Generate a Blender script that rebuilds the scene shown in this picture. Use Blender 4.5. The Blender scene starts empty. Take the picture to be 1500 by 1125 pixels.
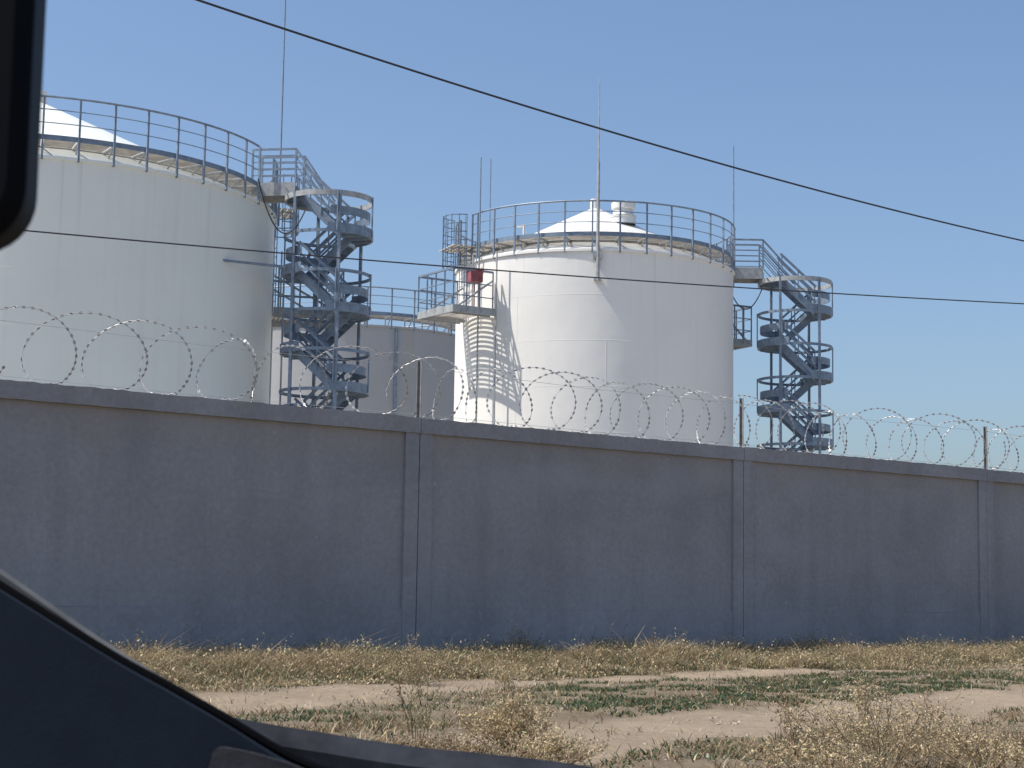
import bpy, math, random
import numpy as np
from mathutils import Vector, Matrix

random.seed(7)
RNG = np.random.default_rng(11)
R_ = math.radians
pi = math.pi
scene = bpy.context.scene
COL = scene.collection

# ------------------------------------------------------------------ camera
F = 2600.0                      # focal length in pixels of a 1500 px wide frame
CAMZ = 0.95
PITCH = 6.64
ROLL = 0.9
cam_rot = Matrix.Rotation(R_(90 + PITCH), 3, 'X') @ Matrix.Rotation(R_(ROLL), 3, 'Z')
cd = bpy.data.cameras.new('camera')
cam = bpy.data.objects.new('camera', cd)
COL.objects.link(cam)
cam.matrix_world = Matrix.Translation((0, 0, CAMZ)) @ cam_rot.to_4x4()
cd.sensor_width = 36
cd.lens = F / 1500 * 36
cd.clip_start = 0.02
cd.clip_end = 6000
cd.dof.use_dof = True
cd.dof.focus_distance = 45
cd.dof.aperture_fstop = (cd.lens / 1000) / 0.0013
scene.camera = cam


def at(x, y, Y):
    """world point seen at pixel x, y of the 1500x1125 frame at world distance Y"""
    d = cam_rot @ Vector(((x - 750) / F, (562.5 - y) / F, -1))
    t = Y / d.y
    return Vector((d.x * t, Y, CAMZ + d.z * t))


def ground_at(x, y, z=0.0):
    d = cam_rot @ Vector(((x - 750) / F, (562.5 - y) / F, -1))
    t = (z - CAMZ) / d.z
    return Vector((d.x * t, d.y * t, z))


# ------------------------------------------------------------------ materials
def nt(name):
    m = bpy.data.materials.new(name)
    m.use_nodes = True
    n = m.node_tree.nodes
    return m, n, m.node_tree.links, n['Principled BSDF']


def noise(n, l, vec, scale, detail=6, rough=0.6, mapscale=None):
    t = n.new('ShaderNodeTexNoise')
    t.inputs['Scale'].default_value = scale
    t.inputs['Detail'].default_value = detail
    t.inputs['Roughness'].default_value = rough
    if mapscale:
        mp = n.new('ShaderNodeMapping')
        mp.inputs['Scale'].default_value = mapscale
        l.new(vec, mp.inputs['Vector'])
        l.new(mp.outputs['Vector'], t.inputs['Vector'])
    else:
        l.new(vec, t.inputs['Vector'])
    return t.outputs['Fac']


def ramp(n, l, fac, stops):
    r = n.new('ShaderNodeValToRGB')
    e = r.color_ramp.elements
    while len(e) < len(stops):
        e.new(0.5)
    for i, (p, c) in enumerate(stops):
        e[i].position = p
        e[i].color = (c[0], c[1], c[2], 1)
    l.new(fac, r.inputs['Fac'])
    return r.outputs['Color']


def mix(n, l, fac, a, b, mode='MIX'):
    m = n.new('ShaderNodeMix')
    m.data_type = 'RGBA'
    m.blend_type = mode
    for s, v in ((m.inputs[0], fac), (m.inputs[6], a), (m.inputs[7], b)):
        if hasattr(v, 'links'):
            l.new(v, s)
        elif isinstance(v, (int, float)):
            s.default_value = v
        else:
            s.default_value = (v[0], v[1], v[2], 1)
    return m.outputs[2]


def bump(n, l, bsdf, h, strength, dist=0.02):
    b = n.new('ShaderNodeBump')
    b.inputs['Strength'].default_value = strength
    b.inputs['Distance'].default_value = dist
    l.new(h, b.inputs['Height'])
    l.new(b.outputs['Normal'], bsdf.inputs['Normal'])


def objco(n):
    return n.new('ShaderNodeTexCoord').outputs['Object']


def simple(name, c, rough=0.5, metal=0.0, var=0.25, scale=3.0, bmp=0.0, spec=0.5):
    m, n, l, b = nt(name)
    co = objco(n)
    f = noise(n, l, co, scale, 5)
    lo = tuple(x * (1 - var) for x in c)
    hi = tuple(min(1, x * (1 + var)) for x in c)
    l.new(ramp(n, l, f, [(0.3, lo), (0.7, hi)]), b.inputs['Base Color'])
    b.inputs['Roughness'].default_value = rough
    b.inputs['Metallic'].default_value = metal
    b.inputs['Specular IOR Level'].default_value = spec
    if bmp:
        bump(n, l, b, noise(n, l, co, scale * 12, 4), bmp)
    return m


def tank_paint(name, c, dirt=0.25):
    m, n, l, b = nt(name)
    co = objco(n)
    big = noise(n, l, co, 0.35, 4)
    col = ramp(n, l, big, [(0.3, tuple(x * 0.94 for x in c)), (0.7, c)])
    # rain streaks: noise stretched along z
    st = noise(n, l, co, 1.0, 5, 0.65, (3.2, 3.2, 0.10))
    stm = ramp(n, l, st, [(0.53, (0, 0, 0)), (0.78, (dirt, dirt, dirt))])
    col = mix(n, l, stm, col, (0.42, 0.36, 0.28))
    # rust runs starting at the rim
    sx = n.new('ShaderNodeSeparateXYZ')
    l.new(co, sx.inputs[0])
    rr_ = noise(n, l, co, 1.0, 4, 0.6, (5.0, 5.0, 0.05))
    rrm = ramp(n, l, rr_, [(0.60, (0, 0, 0)), (0.72, (1, 1, 1))])
    mr = n.new('ShaderNodeMapRange')
    mr.inputs['From Min'].default_value = 9.5
    mr.inputs['From Max'].default_value = 12.8
    mr.inputs['To Max'].default_value = dirt * 2.2
    l.new(sx.outputs['Z'], mr.inputs['Value'])
    mm = n.new('ShaderNodeMath')
    mm.operation = 'MULTIPLY'
    l.new(rrm, mm.inputs[0])
    l.new(mr.outputs[0], mm.inputs[1])
    col = mix(n, l, mm.outputs[0], col, (0.40, 0.33, 0.25))
    # grime specks
    sp = noise(n, l, co, 2.3, 8, 0.7)
    spm = ramp(n, l, sp, [(0.62, (0, 0, 0)), (0.80, (dirt * 1.1,) * 3)])
    col = mix(n, l, spm, col, (0.33, 0.30, 0.26))
    # plate lines in the paint: courses 1.5 m high, staggered vertical joints
    tc = n.new('ShaderNodeAttribute')
    tc.attribute_name = 'seam'
    col = mix(n, l, tc.outputs['Fac'], col, (0.62, 0.62, 0.60))
    l.new(col, b.inputs['Base Color'])
    b.inputs['Roughness'].default_value = 0.55
    b.inputs['Specular IOR Level'].default_value = 0.35
    dents = noise(n, l, co, 0.7, 2, 0.5)
    bump(n, l, b, dents, 0.22, 0.12)
    return m


def steel(name, c, rough, metal, rust):
    m, n, l, b = nt(name)
    co = objco(n)
    f = noise(n, l, co, 5, 5)
    col = ramp(n, l, f, [(0.3, tuple(x * 0.75 for x in c)), (0.7, tuple(x * 1.25 for x in c))])
    rs = noise(n, l, co, 2.2, 8, 0.75, (1, 1, 0.6))
    rm = ramp(n, l, rs, [(0.60, (0, 0, 0)), (0.74, (rust,) * 3)])
    col = mix(n, l, rm, col, (0.17, 0.10, 0.06))
    dm = ramp(n, l, noise(n, l, co, 3.7, 6, 0.7), [(0.55, (0, 0, 0)), (0.8, (0.45,) * 3)])
    col = mix(n, l, dm, col, (0.34, 0.33, 0.30))
    l.new(col, b.inputs['Base Color'])
    b.inputs['Roughness'].default_value = rough
    b.inputs['Metallic'].default_value = metal
    return m


M = {}
M['white'] = tank_paint('white_tank_paint', (0.86, 0.84, 0.79), 0.10)
M['white_dull'] = tank_paint('dull_white_tank_paint', (0.80, 0.82, 0.765), 0.12)
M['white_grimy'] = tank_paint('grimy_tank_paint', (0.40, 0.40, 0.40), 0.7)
M['white_trim'] = simple('white_trim_paint', (0.74, 0.73, 0.69), 0.5, 0, 0.08, 2)
M['steel'] = steel('grey_painted_steel', (0.185, 0.24, 0.31), 0.5, 0.1, 0.35)
M['steel_pale'] = steel('pale_galvanised_steel', (0.38, 0.39, 0.39), 0.5, 0.1, 0.5)
M['grating'] = simple('walkway_grating_cream', (0.58, 0.53, 0.46), 0.7, 0.0, 0.25, 2.5)
M['rust_plate'] = simple('rusty_plate', (0.26, 0.19, 0.15), 0.8, 0.0, 0.4, 3)
M['red'] = simple('faded_red_paint', (0.30, 0.085, 0.095), 0.6, 0, 0.4, 5)
M['razor'] = simple('galvanised_razor_wire', (0.42, 0.42, 0.42), 0.42, 0.3, 0.2, 9)
M['post'] = simple('rusty_dark_angle_iron', (0.24, 0.235, 0.23), 0.7, 0.2, 0.35, 9)
M['cable'] = simple('black_cable_sheath', (0.035, 0.04, 0.05), 0.6, 0, 0.15, 4)
M['mirror_case'] = simple('black_mirror_plastic', (0.004, 0.0045, 0.006), 0.6, 0, 0.15, 30, 0, 0.08)
M['seal'] = simple('black_rubber_seal', (0.004, 0.004, 0.005), 0.7, 0, 0.2, 40, 0, 0.05)
M['trim'] = simple('dark_dashboard_plastic', (0.017, 0.025, 0.037), 0.85, 0, 0.10, 60, 0.06, 0.12)
M['sun_patch'] = simple('painted_sun_patch', (0.045, 0.046, 0.052), 0.8, 0, 0.35, 45, 0.1, 0.2)  # lighter grey imitating sunlight on the dashboard plastic
M['dusty'] = simple('dusty_glass_edge', (0.14, 0.14, 0.135), 0.5, 0, 0.35, 25)
M['cowl'] = simple('glossy_black_cowl', (0.024, 0.026, 0.031), 0.38, 0, 0.75, 22, 0, 0.35)
M['rock'] = simple('pale_stone', (0.30, 0.25, 0.20), 0.9, 0, 0.45, 3)


def concrete(name, c, warm=True):
    m, n, l, b = nt(name)
    co = n.new('ShaderNodeTexCoord').outputs['Object']
    big = noise(n, l, co, 0.55, 6, 0.6)
    col = ramp(n, l, big, [(0.28, tuple(x * 0.80 for x in c)), (0.50, c), (0.75, tuple(x * 1.16 for x in c))])
    st = noise(n, l, co, 1.0, 6, 0.6, (1.5, 1.5, 0.16))
    stm = ramp(n, l, st, [(0.48, (0, 0, 0)), (0.75, (0.55,) * 3)])
    col = mix(n, l, stm, col, tuple(x * 0.72 for x in c))
    fine = noise(n, l, co, 14, 8, 0.75)
    fm = ramp(n, l, fine, [(0.3, (0.84,) * 3), (0.7, (1.1,) * 3)])
    col = mix(n, l, 1.0, col, fm, 'MULTIPLY')
    if warm:
        # warm reflected shade below the coping, painted into the colour with ragged edge
        sx = n.new('ShaderNodeSeparateXYZ')
        l.new(co, sx.inputs[0])
        rag = noise(n, l, co, 1.2, 5, 0.7, (1, 1, 0.35))
        ad = n.new('ShaderNodeMath')
        ad.operation = 'MULTIPLY_ADD'
        l.new(rag, ad.inputs[0])
        ad.inputs[1].default_value = 1.5
        l.new(sx.outputs['Z'], ad.inputs[2])
        mr = n.new('ShaderNodeMapRange')
        mr.inputs['From Min'].default_value = 3.15
        mr.inputs['From Max'].default_value = 3.95
        mr.inputs['To Max'].default_value = 0.42
        l.new(ad.outputs[0], mr.inputs['Value'])
        col = mix(n, l, mr.outputs[0], col, (c[0] * 1.18, c[1] * 0.98, c[2] * 0.76))
    sp = noise(n, l, co, 5.5, 3, 0.5)
    spm = ramp(n, l, sp, [(0.70, (0, 0, 0)), (0.76, (0.4,) * 3)])
    col = mix(n, l, spm, col, tuple(x * 1.45 for x in c))
    # hairline cracks and patched areas
    wob = n.new('ShaderNodeTexNoise')
    wob.inputs['Scale'].default_value = 2.5
    wob.inputs['Detail'].default_value = 5
    l.new(co, wob.inputs['Vector'])
    va = n.new('ShaderNodeVectorMath')
    va.operation = 'MULTIPLY_ADD'
    l.new(wob.outputs['Color'], va.inputs[0])
    va.inputs[1].default_value = (0.5, 0.5, 0.5)
    l.new(co, va.inputs[2])
    vo = n.new('ShaderNodeTexVoronoi')
    vo.feature = 'DISTANCE_TO_EDGE'
    vo.inputs['Scale'].default_value = 0.42
    l.new(va.outputs[0], vo.inputs['Vector'])
    ck = ramp(n, l, vo.outputs['Distance'], [(0.0, (1, 1, 1)), (0.004, (0, 0, 0))])
    cm = ramp(n, l, noise(n, l, co, 0.5, 3), [(0.50, (0, 0, 0)), (0.66, (0.22,) * 3)])
    ckm = mix(n, l, 1.0, ck, cm, 'MULTIPLY')
    col = mix(n, l, ckm, col, tuple(x * 0.35 for x in c))
    pt = ramp(n, l, noise(n, l, co, 0.8, 2, 0.4, (0.6, 1, 1.3)), [(0.58, (0, 0, 0)), (0.68, (0.35,) * 3)])
    col = mix(n, l, pt, col, (c[0] * 1.15, c[1] * 1.15, c[2] * 1.17))
    l.new(col, b.inputs['Base Color'])
    b.inputs['Roughness'].default_value = 0.92
    b.inputs['Specular IOR Level'].default_value = 0.15
    bump(n, l, b, fine, 0.5, 0.012)
    return m


M['concrete'] = concrete('panel_concrete', (0.338, 0.336, 0.345))  # own base colour of the panels
M['concrete_cap'] = concrete('coping_concrete', (0.345, 0.342, 0.35), False)
M['concrete_pillar'] = concrete('pillar_concrete', (0.342, 0.340, 0.350), False)


def veg(name, rough=0.75, trans=0.25):
    m, n, l, b = nt(name)
    a = n.new('ShaderNodeAttribute')
    a.attribute_name = 'col'
    l.new(a.outputs['Color'], b.inputs['Base Color'])
    b.inputs['Roughness'].default_value = rough
    b.inputs['Specular IOR Level'].default_value = 0.2
    if trans:
        tr = n.new('ShaderNodeBsdfTranslucent')
        l.new(a.outputs['Color'], tr.inputs['Color'])
        ms = n.new('ShaderNodeMixShader')
        ms.inputs[0].default_value = trans
        l.new(b.outputs[0], ms.inputs[1])
        l.new(tr.outputs[0], ms.inputs[2])
        l.new(ms.outputs[0], n['Material Output'].inputs['Surface'])
    return m


M['veg'] = veg('dry_and_green_leaves')

# ------------------------------------------------------------------ mesh builder


class MB:
    def __init__(self):
        self.v = []
        self.f = []

    def add(self, vs, fs):
        o = len(self.v)
        self.v.extend([tuple(p) for p in vs])
        self.f.extend([tuple(i + o for i in f) for f in fs])

    def hexa(self, p):   # 8 points, bottom 4 ccw, top 4 ccw
        self.add(p, [(3, 2, 1, 0), (4, 5, 6, 7), (0, 1, 5, 4), (1, 2, 6, 5), (2, 3, 7, 6), (3, 0, 4, 7)])

    def box(self, c, s, rz=0.0):
        ca, sa = math.cos(rz), math.sin(rz)
        p = []
        for z in (-1, 1):
            for (x, y) in ((-1, -1), (1, -1), (1, 1), (-1, 1)):
                dx, dy = x * s[0] / 2, y * s[1] / 2
                p.append((c[0] + dx * ca - dy * sa, c[1] + dx * sa + dy * ca, c[2] + z * s[2] / 2))
        self.hexa(p)

    def beam(self, a, b, w, h, up=(0, 0, 1)):
        a, b = Vector(a), Vector(b)
        d = (b - a).normalized()
        s = d.cross(Vector(up))
        if s.length < 1e-4:
            s = d.cross(Vector((1, 0, 0)))
        s.normalize()
        u = s.cross(d).normalized()
        s *= w / 2
        u *= h / 2
        self.hexa([a - s - u, a + s - u, b + s - u, b - s - u, a - s + u, a + s + u, b + s + u, b - s + u])

    def tube(self, pts, r, n=6, closed=False, r1=None):
        pts = [Vector(p) for p in pts]
        m = len(pts)
        vs, fs = [], []
        prev = None
        for i, p in enumerate(pts):
            if closed:
                d = pts[(i + 1) % m] - pts[i - 1]
            else:
                d = pts[min(i + 1, m - 1)] - pts[max(i - 1, 0)]
            d.normalize()
            if prev is None:
                s = d.cross(Vector((0, 0, 1)))
                if s.length < 1e-3:
                    s = d.cross(Vector((1, 0, 0)))
            else:
                s = prev - d * prev.dot(d)
            s.normalize()
            prev = s
            u = s.cross(d)
            rr = r if r1 is None else r + (r1 - r) * i / (m - 1)
            for k in range(n):
                a = 2 * pi * k / n
                vs.append(p + s * (rr * math.cos(a)) + u * (rr * math.sin(a)))
        for i in range(m if closed else m - 1):
            j = (i + 1) % m
            for k in range(n):
                k2 = (k + 1) % n
                fs.append((i * n + k, i * n + k2, j * n + k2, j * n + k))
        if not closed:
            fs.append(tuple(range(n)))
            fs.append(tuple(range((m - 1) * n, m * n))[::-1])
        self.add(vs, fs)

    def arcband(self, r0, r1, z0, z1, a0=0.0, a1=2 * pi, n=64, c=(0, 0)):
        """ring (sector) of rectangular section"""
        full = abs(a1 - a0) > 2 * pi - 1e-4
        k = n if full else n + 1
        vs, fs = [], []
        for i in range(k):
            a = a0 + (a1 - a0) * i / n
            ca, sa = math.cos(a), math.sin(a)
            for (r, z) in ((r0, z0), (r1, z0), (r1, z1), (r0, z1)):
                vs.append((c[0] + r * ca, c[1] + r * sa, z))
        for i in range(n):
            j = (i + 1) % k
            for q in range(4):
                q2 = (q + 1) % 4
                fs.append((i * 4 + q, j * 4 + q, j * 4 + q2, i * 4 + q2))
        if not full:
            fs.append((0, 1, 2, 3))
            o = n * 4
            fs.append((o + 3, o + 2, o + 1, o))
        self.add(vs, fs)

    def lathe(self, prof, n=48, c=(0, 0)):
        vs, fs = [], []
        for (r, z) in prof:
            for k in range(n):
                a = 2 * pi * k / n
                vs.append((c[0] + r * math.cos(a), c[1] + r * math.sin(a), z))
        for i in range(len(prof) - 1):
            for k in range(n):
                k2 = (k + 1) % n
                fs.append((i * n + k, i * n + k2, (i + 1) * n + k2, (i + 1) * n + k))
        self.add(vs, fs)

    def build(self, name, m, parent=None, smooth=False, seam=None):
        me = bpy.data.meshes.new(name)
        me.from_pydata(self.v, [], self.f)
        me.materials.append(m)
        if smooth:
            me.polygons.foreach_set('use_smooth', [True] * len(me.polygons))
            me.set_sharp_from_angle(angle=R_(40))
        me.update()
        o = bpy.data.objects.new(name, me)
        COL.objects.link(o)
        if parent is not None:
            o.parent = parent
        return o


def tag(o, label=None, cat=None, group=None, kind=None):
    if label:
        o['label'] = label
    if cat:
        o['category'] = cat
    if group:
        o['group'] = group
    if kind:
        o['kind'] = kind
    return o


def thing(name, label, cat, loc=(0, 0, 0), rz=0.0, group=None):
    o = bpy.data.objects.new(name, None)
    o.empty_display_size = 0.2
    COL.objects.link(o)
    o.location = loc
    o.rotation_euler = (0, 0, rz)
    return tag(o, label, cat, group)


def pol(r, a, z):
    return Vector((r * math.cos(a), r * math.sin(a), z))


# ------------------------------------------------------------------ value noise for layout
_perm = RNG.random((64, 64))


def vnoise(x, y, s=1.0, off=0.0):
    x = np.asarray(x, float) * s + off
    y = np.asarray(y, float) * s + off * 1.7
    xi = np.floor(x).astype(int)
    yi = np.floor(y).astype(int)
    fx = x - xi
    fy = y - yi
    fx = fx * fx * (3 - 2 * fx)
    fy = fy * fy * (3 - 2 * fy)
    g = lambda a, b: _perm[a % 64, b % 64]
    return (g(xi, yi) * (1 - fx) + g(xi + 1, yi) * fx) * (1 - fy) + (g(xi, yi + 1) * (1 - fx) + g(xi + 1, yi + 1) * fx) * fy


def fbm(x, y, s=1.0, off=0.0, o=4):
    t = 0
    a = 0.5
    for i in range(o):
        t = t + a * vnoise(x, y, s * 2 ** i, off + 13.1 * i)
        a *= 0.5
    return t / (1 - 0.5 ** o)


# ------------------------------------------------------------------ wall frame
WD = Vector((0.774, 0.633, 0)).normalized()      # along the wall, to the right
WN = Vector((0.633, -0.774, 0)).normalized()     # out of the wall, towards the road
W0 = at(608, 863, 22.7)
W0.z = 0
WALL_H = at(608, 612, 22.7).z                    # top of the coping


def wl(s, d, z):
    """point from wall coordinates: s along, d in front of the face, z up"""
    return W0 + WD * s + WN * d + Vector((0, 0, z))


def wall_d(x, y):
    return (x - W0.x) * WN.x + (y - W0.y) * WN.y


# tracks (centre line in world metres with half width)
def track(pts):
    out = []
    for (x, y, th) in pts:
        c = ground_at(x, y)
        hw = (ground_at(x, y - th / 2).y - ground_at(x, y + th / 2).y) / 2
        out.append((c.x, c.y, hw * 0.62))
    return out


TR1 = track([(150, 1045, 50), (330, 1026, 34), (450, 1019, 28), (600, 1007, 20), (800, 997, 11), (1000, 990, 10), (1130, 984, 8), (1330, 980, 4), (1560, 980, 3)])
TR2 = track([(560, 1150, 50), (700, 1112, 46), (850, 1084, 44), (1000, 1069, 38), (1150, 1053, 36), (1300, 1041, 32), (1400, 1029, 30), (1500, 1024, 26), (1640, 1014, 24)])


def track_mask(x, y):
    best = np.full(np.shape(x), 9.0)
    for tr in (TR1, TR2):
        for (ax, ay, aw), (bx, by, bw) in zip(tr[:-1], tr[1:]):
            dx, dy = bx - ax, by - ay
            t = np.clip(((x - ax) * dx + (y - ay) * dy) / (dx * dx + dy * dy), 0, 1)
            d = np.hypot(x - ax - t * dx, y - ay - t * dy) / (aw + (bw - aw) * t)
            best = np.minimum(best, d)
    n = fbm(x, y, 1.7, 3.0)
    best = best + (n - 0.5) * 1.3
    return np.clip((1.25 - best) / 0.5, 0, 1)


def ground_z(x, y):
    near = np.clip((60 - np.hypot(x, y - 15)) / 30, 0, 1)
    return near * ((fbm(x, y, 0.6, 5.0) - 0.5) * 0.10 + (fbm(x, y, 3.0, 9.0) - 0.5) * 0.05 - 0.025 * track_mask(x, y))


# ------------------------------------------------------------------ ground
def graded(lo, hi, step, far):
    a = list(np.arange(lo, hi + 1e-6, step))
    g = step
    p = hi
    up = []
    while p < far:
        g *= 1.35
        p += g
        up.append(p)
    g = step
    p = lo
    dn = []
    while p > -far:
        g *= 1.35
        p -= g
        dn.append(p)
    return np.array(dn[::-1] + a + up)


def make_ground():
    xs = graded(-8, 12, 0.10, 4000)
    ys = graded(7, 32, 0.10, 4000)
    X, Y = np.meshgrid(xs, ys)
    Z = ground_z(X, Y)
    nx, ny = len(xs), len(ys)
    v = np.stack([X, Y, Z], -1).reshape(-1, 3)
    i = np.arange(nx * ny).reshape(ny, nx)
    f = np.stack([i[:-1, :-1], i[:-1, 1:], i[1:, 1:], i[1:, :-1]], -1).reshape(-1, 4)
    me = bpy.data.meshes.new('ground')
    me.vertices.add(len(v))
    me.vertices.foreach_set('co', v.ravel())
    me.loops.add(f.size)
    me.loops.foreach_set('vertex_index', f.ravel())
    me.polygons.add(len(f))
    me.polygons.foreach_set('loop_start', np.arange(0, f.size, 4))
    me.polygons.foreach_set('use_smooth', np.ones(len(f), bool))
    me.update(calc_edges=True)
    at_ = me.attributes.new('track', 'FLOAT', 'POINT')
    at_.data.foreach_set('value', track_mask(X, Y).ravel())
    m, n, l, b = nt('dry_soil')
    co = n.new('ShaderNodeTexCoord').outputs['Object']
    n1 = noise(n, l, co, 0.9, 8, 0.65)
    n2 = noise(n, l, co, 9, 8, 0.75)
    n3 = noise(n, l, co, 45, 5, 0.7)
    a = n.new('ShaderNodeAttribute')
    a.attribute_name = 'track'
    soil = ramp(n, l, n1, [(0.3, (0.18, 0.14, 0.10)), (0.5, (0.25, 0.198, 0.14)), (0.72, (0.33, 0.262, 0.188))])
    sand = ramp(n, l, n1, [(0.3, (0.31, 0.245, 0.175)), (0.7, (0.42, 0.335, 0.243))])
    col = mix(n, l, a.outputs['Fac'], soil, sand)
    v2 = ramp(n, l, n2, [(0.25, (0.72,) * 3), (0.5, (1,) * 3), (0.8, (1.14,) * 3)])
    col = mix(n, l, 1.0, col, v2, 'MULTIPLY')
    lit = ramp(n, l, n3, [(0.60, (0, 0, 0)), (0.72, (0.5,) * 3)])
    col = mix(n, l, lit, col, (0.10, 0.075, 0.05))
    l.new(col, b.inputs['Base Color'])
    b.inputs['Roughness'].default_value = 0.95
    b.inputs['Specular IOR Level'].default_value = 0.1
    bump(n, l, b, n2, 0.9, 0.06)
    me.materials.append(m)
    o = bpy.data.objects.new('ground', me)
    COL.objects.link(o)
    return tag(o, 'dry sandy ground with two worn vehicle tracks', 'ground', kind='structure')


make_ground()
# unseen pale ground behind the wall, added to bounce sun onto the shaded tanks
yb = MB()
q = [wl(-70, -0.6, 0.03), wl(110, -0.6, 0.03), wl(110, -120, 0.03), wl(-70, -120, 0.03)]
yb.add(q + [p - Vector((0, 0, 0.4)) for p in q], [(0, 1, 2, 3), (7, 6, 5, 4), (1, 0, 4, 5), (2, 1, 5, 6), (3, 2, 6, 7), (0, 3, 7, 4)])
tag(yb.build('bounce_sheet', simple('pale_bounce_sheet', (0.36, 0.33, 0.285), 0.9, 0, 0.15, 0.4)), 'unseen pale ground sheet behind the wall, added to bounce light onto the tanks', 'bounce_sheet', kind='structure')


# ------------------------------------------------------------------ vegetation as blade meshes
def blades_mesh(name, P, H, W, lean, col, kind_head=None):
    """P (n,3) roots, H heights, W widths, lean (n,2) tip offsets, col (n,3)"""
    n = len(P)
    ang = RNG.random(n) * 2 * pi
    sx, sy = np.cos(ang) * W / 2, np.sin(ang) * W / 2
    v = np.zeros((n, 5, 3))
    v[:, 0] = P + np.stack([-sx, -sy, 0 * sx], 1)
    v[:, 1] = P + np.stack([sx, sy, 0 * sx], 1)
    mid = P + np.stack([lean[:, 0] * 0.35, lean[:, 1] * 0.35, H * 0.6], 1)
    v[:, 2] = mid + np.stack([sx * 0.8, sy * 0.8, 0 * sx], 1)
    v[:, 3] = mid - np.stack([sx * 0.8, sy * 0.8, 0 * sx], 1)
    v[:, 4] = P + np.stack([lean[:, 0], lean[:, 1], H], 1)
    base = (np.arange(n) * 5)[:, None]
    quads = base + np.array([0, 1, 2, 3])
    tris = base + np.array([3, 2, 4])
    loops = np.concatenate([quads, tris], 1).ravel()
    starts = (np.arange(n) * 7)[:, None] + np.array([0, 4])
    me = bpy.data.meshes.new(name)
    me.vertices.add(n * 5)
    me.vertices.foreach_set('co', v.ravel())
    me.loops.add(len(loops))
    me.loops.foreach_set('vertex_index', loops)
    me.polygons.add(n * 2)
    me.polygons.foreach_set('loop_start', starts.ravel())
    me.update(calc_edges=True)
    a = me.color_attributes.new('col', 'FLOAT_COLOR', 'POINT')
    c = np.ones((n, 5, 4))
    c[:, :, :3] = col[:, None, :]
    a.data.foreach_set('color', c.ravel())
    me.materials.append(M['veg'])
    o = bpy.data.objects.new(name, me)
    COL.objects.link(o)
    return o


TAN = np.array([0.43, 0.345, 0.215])
STRAW = np.array([0.59, 0.485, 0.31])
BROWN = np.array([0.29, 0.205, 0.125])
OLIVE = np.array([0.19, 0.175, 0.09])
GREEN = np.array([0.062, 0.100, 0.050])


def pick(n, cols, w):
    k = RNG.choice(len(cols), n, p=np.array(w) / sum(w))
    c = np.array(cols)[k] * (0.7 + 0.6 * RNG.random((n, 1)))
    return c * (0.92 + 0.16 * RNG.random((n, 3)))


def scatter(n, x0, x1, y0, y1):
    return x0 + RNG.random(n) * (x1 - x0), y0 + RNG.random(n) * (y1 - y0)


def in_view(x, y, m=0.8):
    return (np.abs(x) < y * 0.30 + m) & (y > 8.6)


# tall dry weeds along the foot of the wall
def wall_weeds():
    n = 330000
    s = RNG.random(n) * 30 - 11
    d = RNG.random(n) ** 0.9 * 3.6 + 0.03
    x = W0.x + WD.x * s + WN.x * d
    y = W0.y + WD.y * s + WN.y * d
    clump = fbm(x, y, 1.5, 21)
    keep = in_view(x, y, 1.0) & (track_mask(x, y) < 0.35 + 0.3 * RNG.random(n))
    keep &= RNG.random(n) < np.clip((clump - 0.27) * 3.2, 0.06, 1)
    x, y, d, clump = x[keep], y[keep], d[keep], clump[keep]
    n = len(x)
    fade = np.clip((3.4 - d) / 1.2, 0.12, 1)
    tuft = fbm(x, y, 3.6, 77, 3)
    H = (0.05 + 0.20 * RNG.random(n) ** 1.6 + 0.42 * np.clip(clump - 0.44, 0, 1) + 0.5 * np.clip(tuft - 0.52, 0, 1)) * fade * 0.88
    tall = RNG.random(n) < 0.02 * np.clip((fbm(x, y, 2.6, 17) - 0.45) * 8, 0, 2)
    H = np.where(tall, H + 0.26 * RNG.random(n), H)
    lean = RNG.normal(0, 0.85, (n, 2)) * H[:, None] + RNG.normal(0, 0.03, (n, 2))
    kind = fbm(x, y, 1.1, 91, 3)
    col = pick(n, [TAN, STRAW, BROWN, OLIVE, GREEN], [4, 2.6, 3, 1.2, 0.4])
    kg = RNG.random(n) < np.clip((kind - 0.50) * 5, 0, 0.75)
    col[kg] = pick(kg.sum(), [OLIVE, GREEN, TAN], [2.5, 1.2, 1])
    kb = RNG.random(n) < np.clip((0.44 - kind) * 5, 0, 0.7)
    col[kb] = pick(kb.sum(), [BROWN, TAN * 0.8, STRAW], [2.2, 1, 0.8])
    gz = RNG.random(n) < np.clip((d - 2.3) * 0.55, 0, 0.75)
    col[gz] = pick(gz.sum(), [GREEN, OLIVE], [3, 1.4])
    P = np.stack([x, y, ground_z(x, y) - 0.01], 1)
    W = 0.004 + 0.007 * RNG.random(n)
    # seed husks and dead leaf flecks carried among the blades
    k = RNG.random(n) < 0.55
    m = k.sum()
    fp = P[k] + np.stack([RNG.normal(0, .02, m), RNG.normal(0, .02, m), H[k] * (0.35 + 0.75 * RNG.random(m))], 1)
    fc = pick(m, [STRAW * 1.05, TAN, BROWN, OLIVE], [4, 3, 1.2, 1.2])
    P = np.concatenate([P, fp])
    W = np.concatenate([W, 0.010 + 0.012 * RNG.random(m)])
    H = np.concatenate([H, 0.010 + 0.018 * RNG.random(m)])
    lean = np.concatenate([lean, RNG.normal(0, 0.018, (m, 2))])
    col = np.concatenate([col, fc])
    o = blades_mesh('dry_grass', P, H, W, lean, col)
    tag(o, 'dry tan weeds growing in a strip along the foot of the concrete wall', 'grass', kind='stuff')


wall_weeds()


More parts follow.
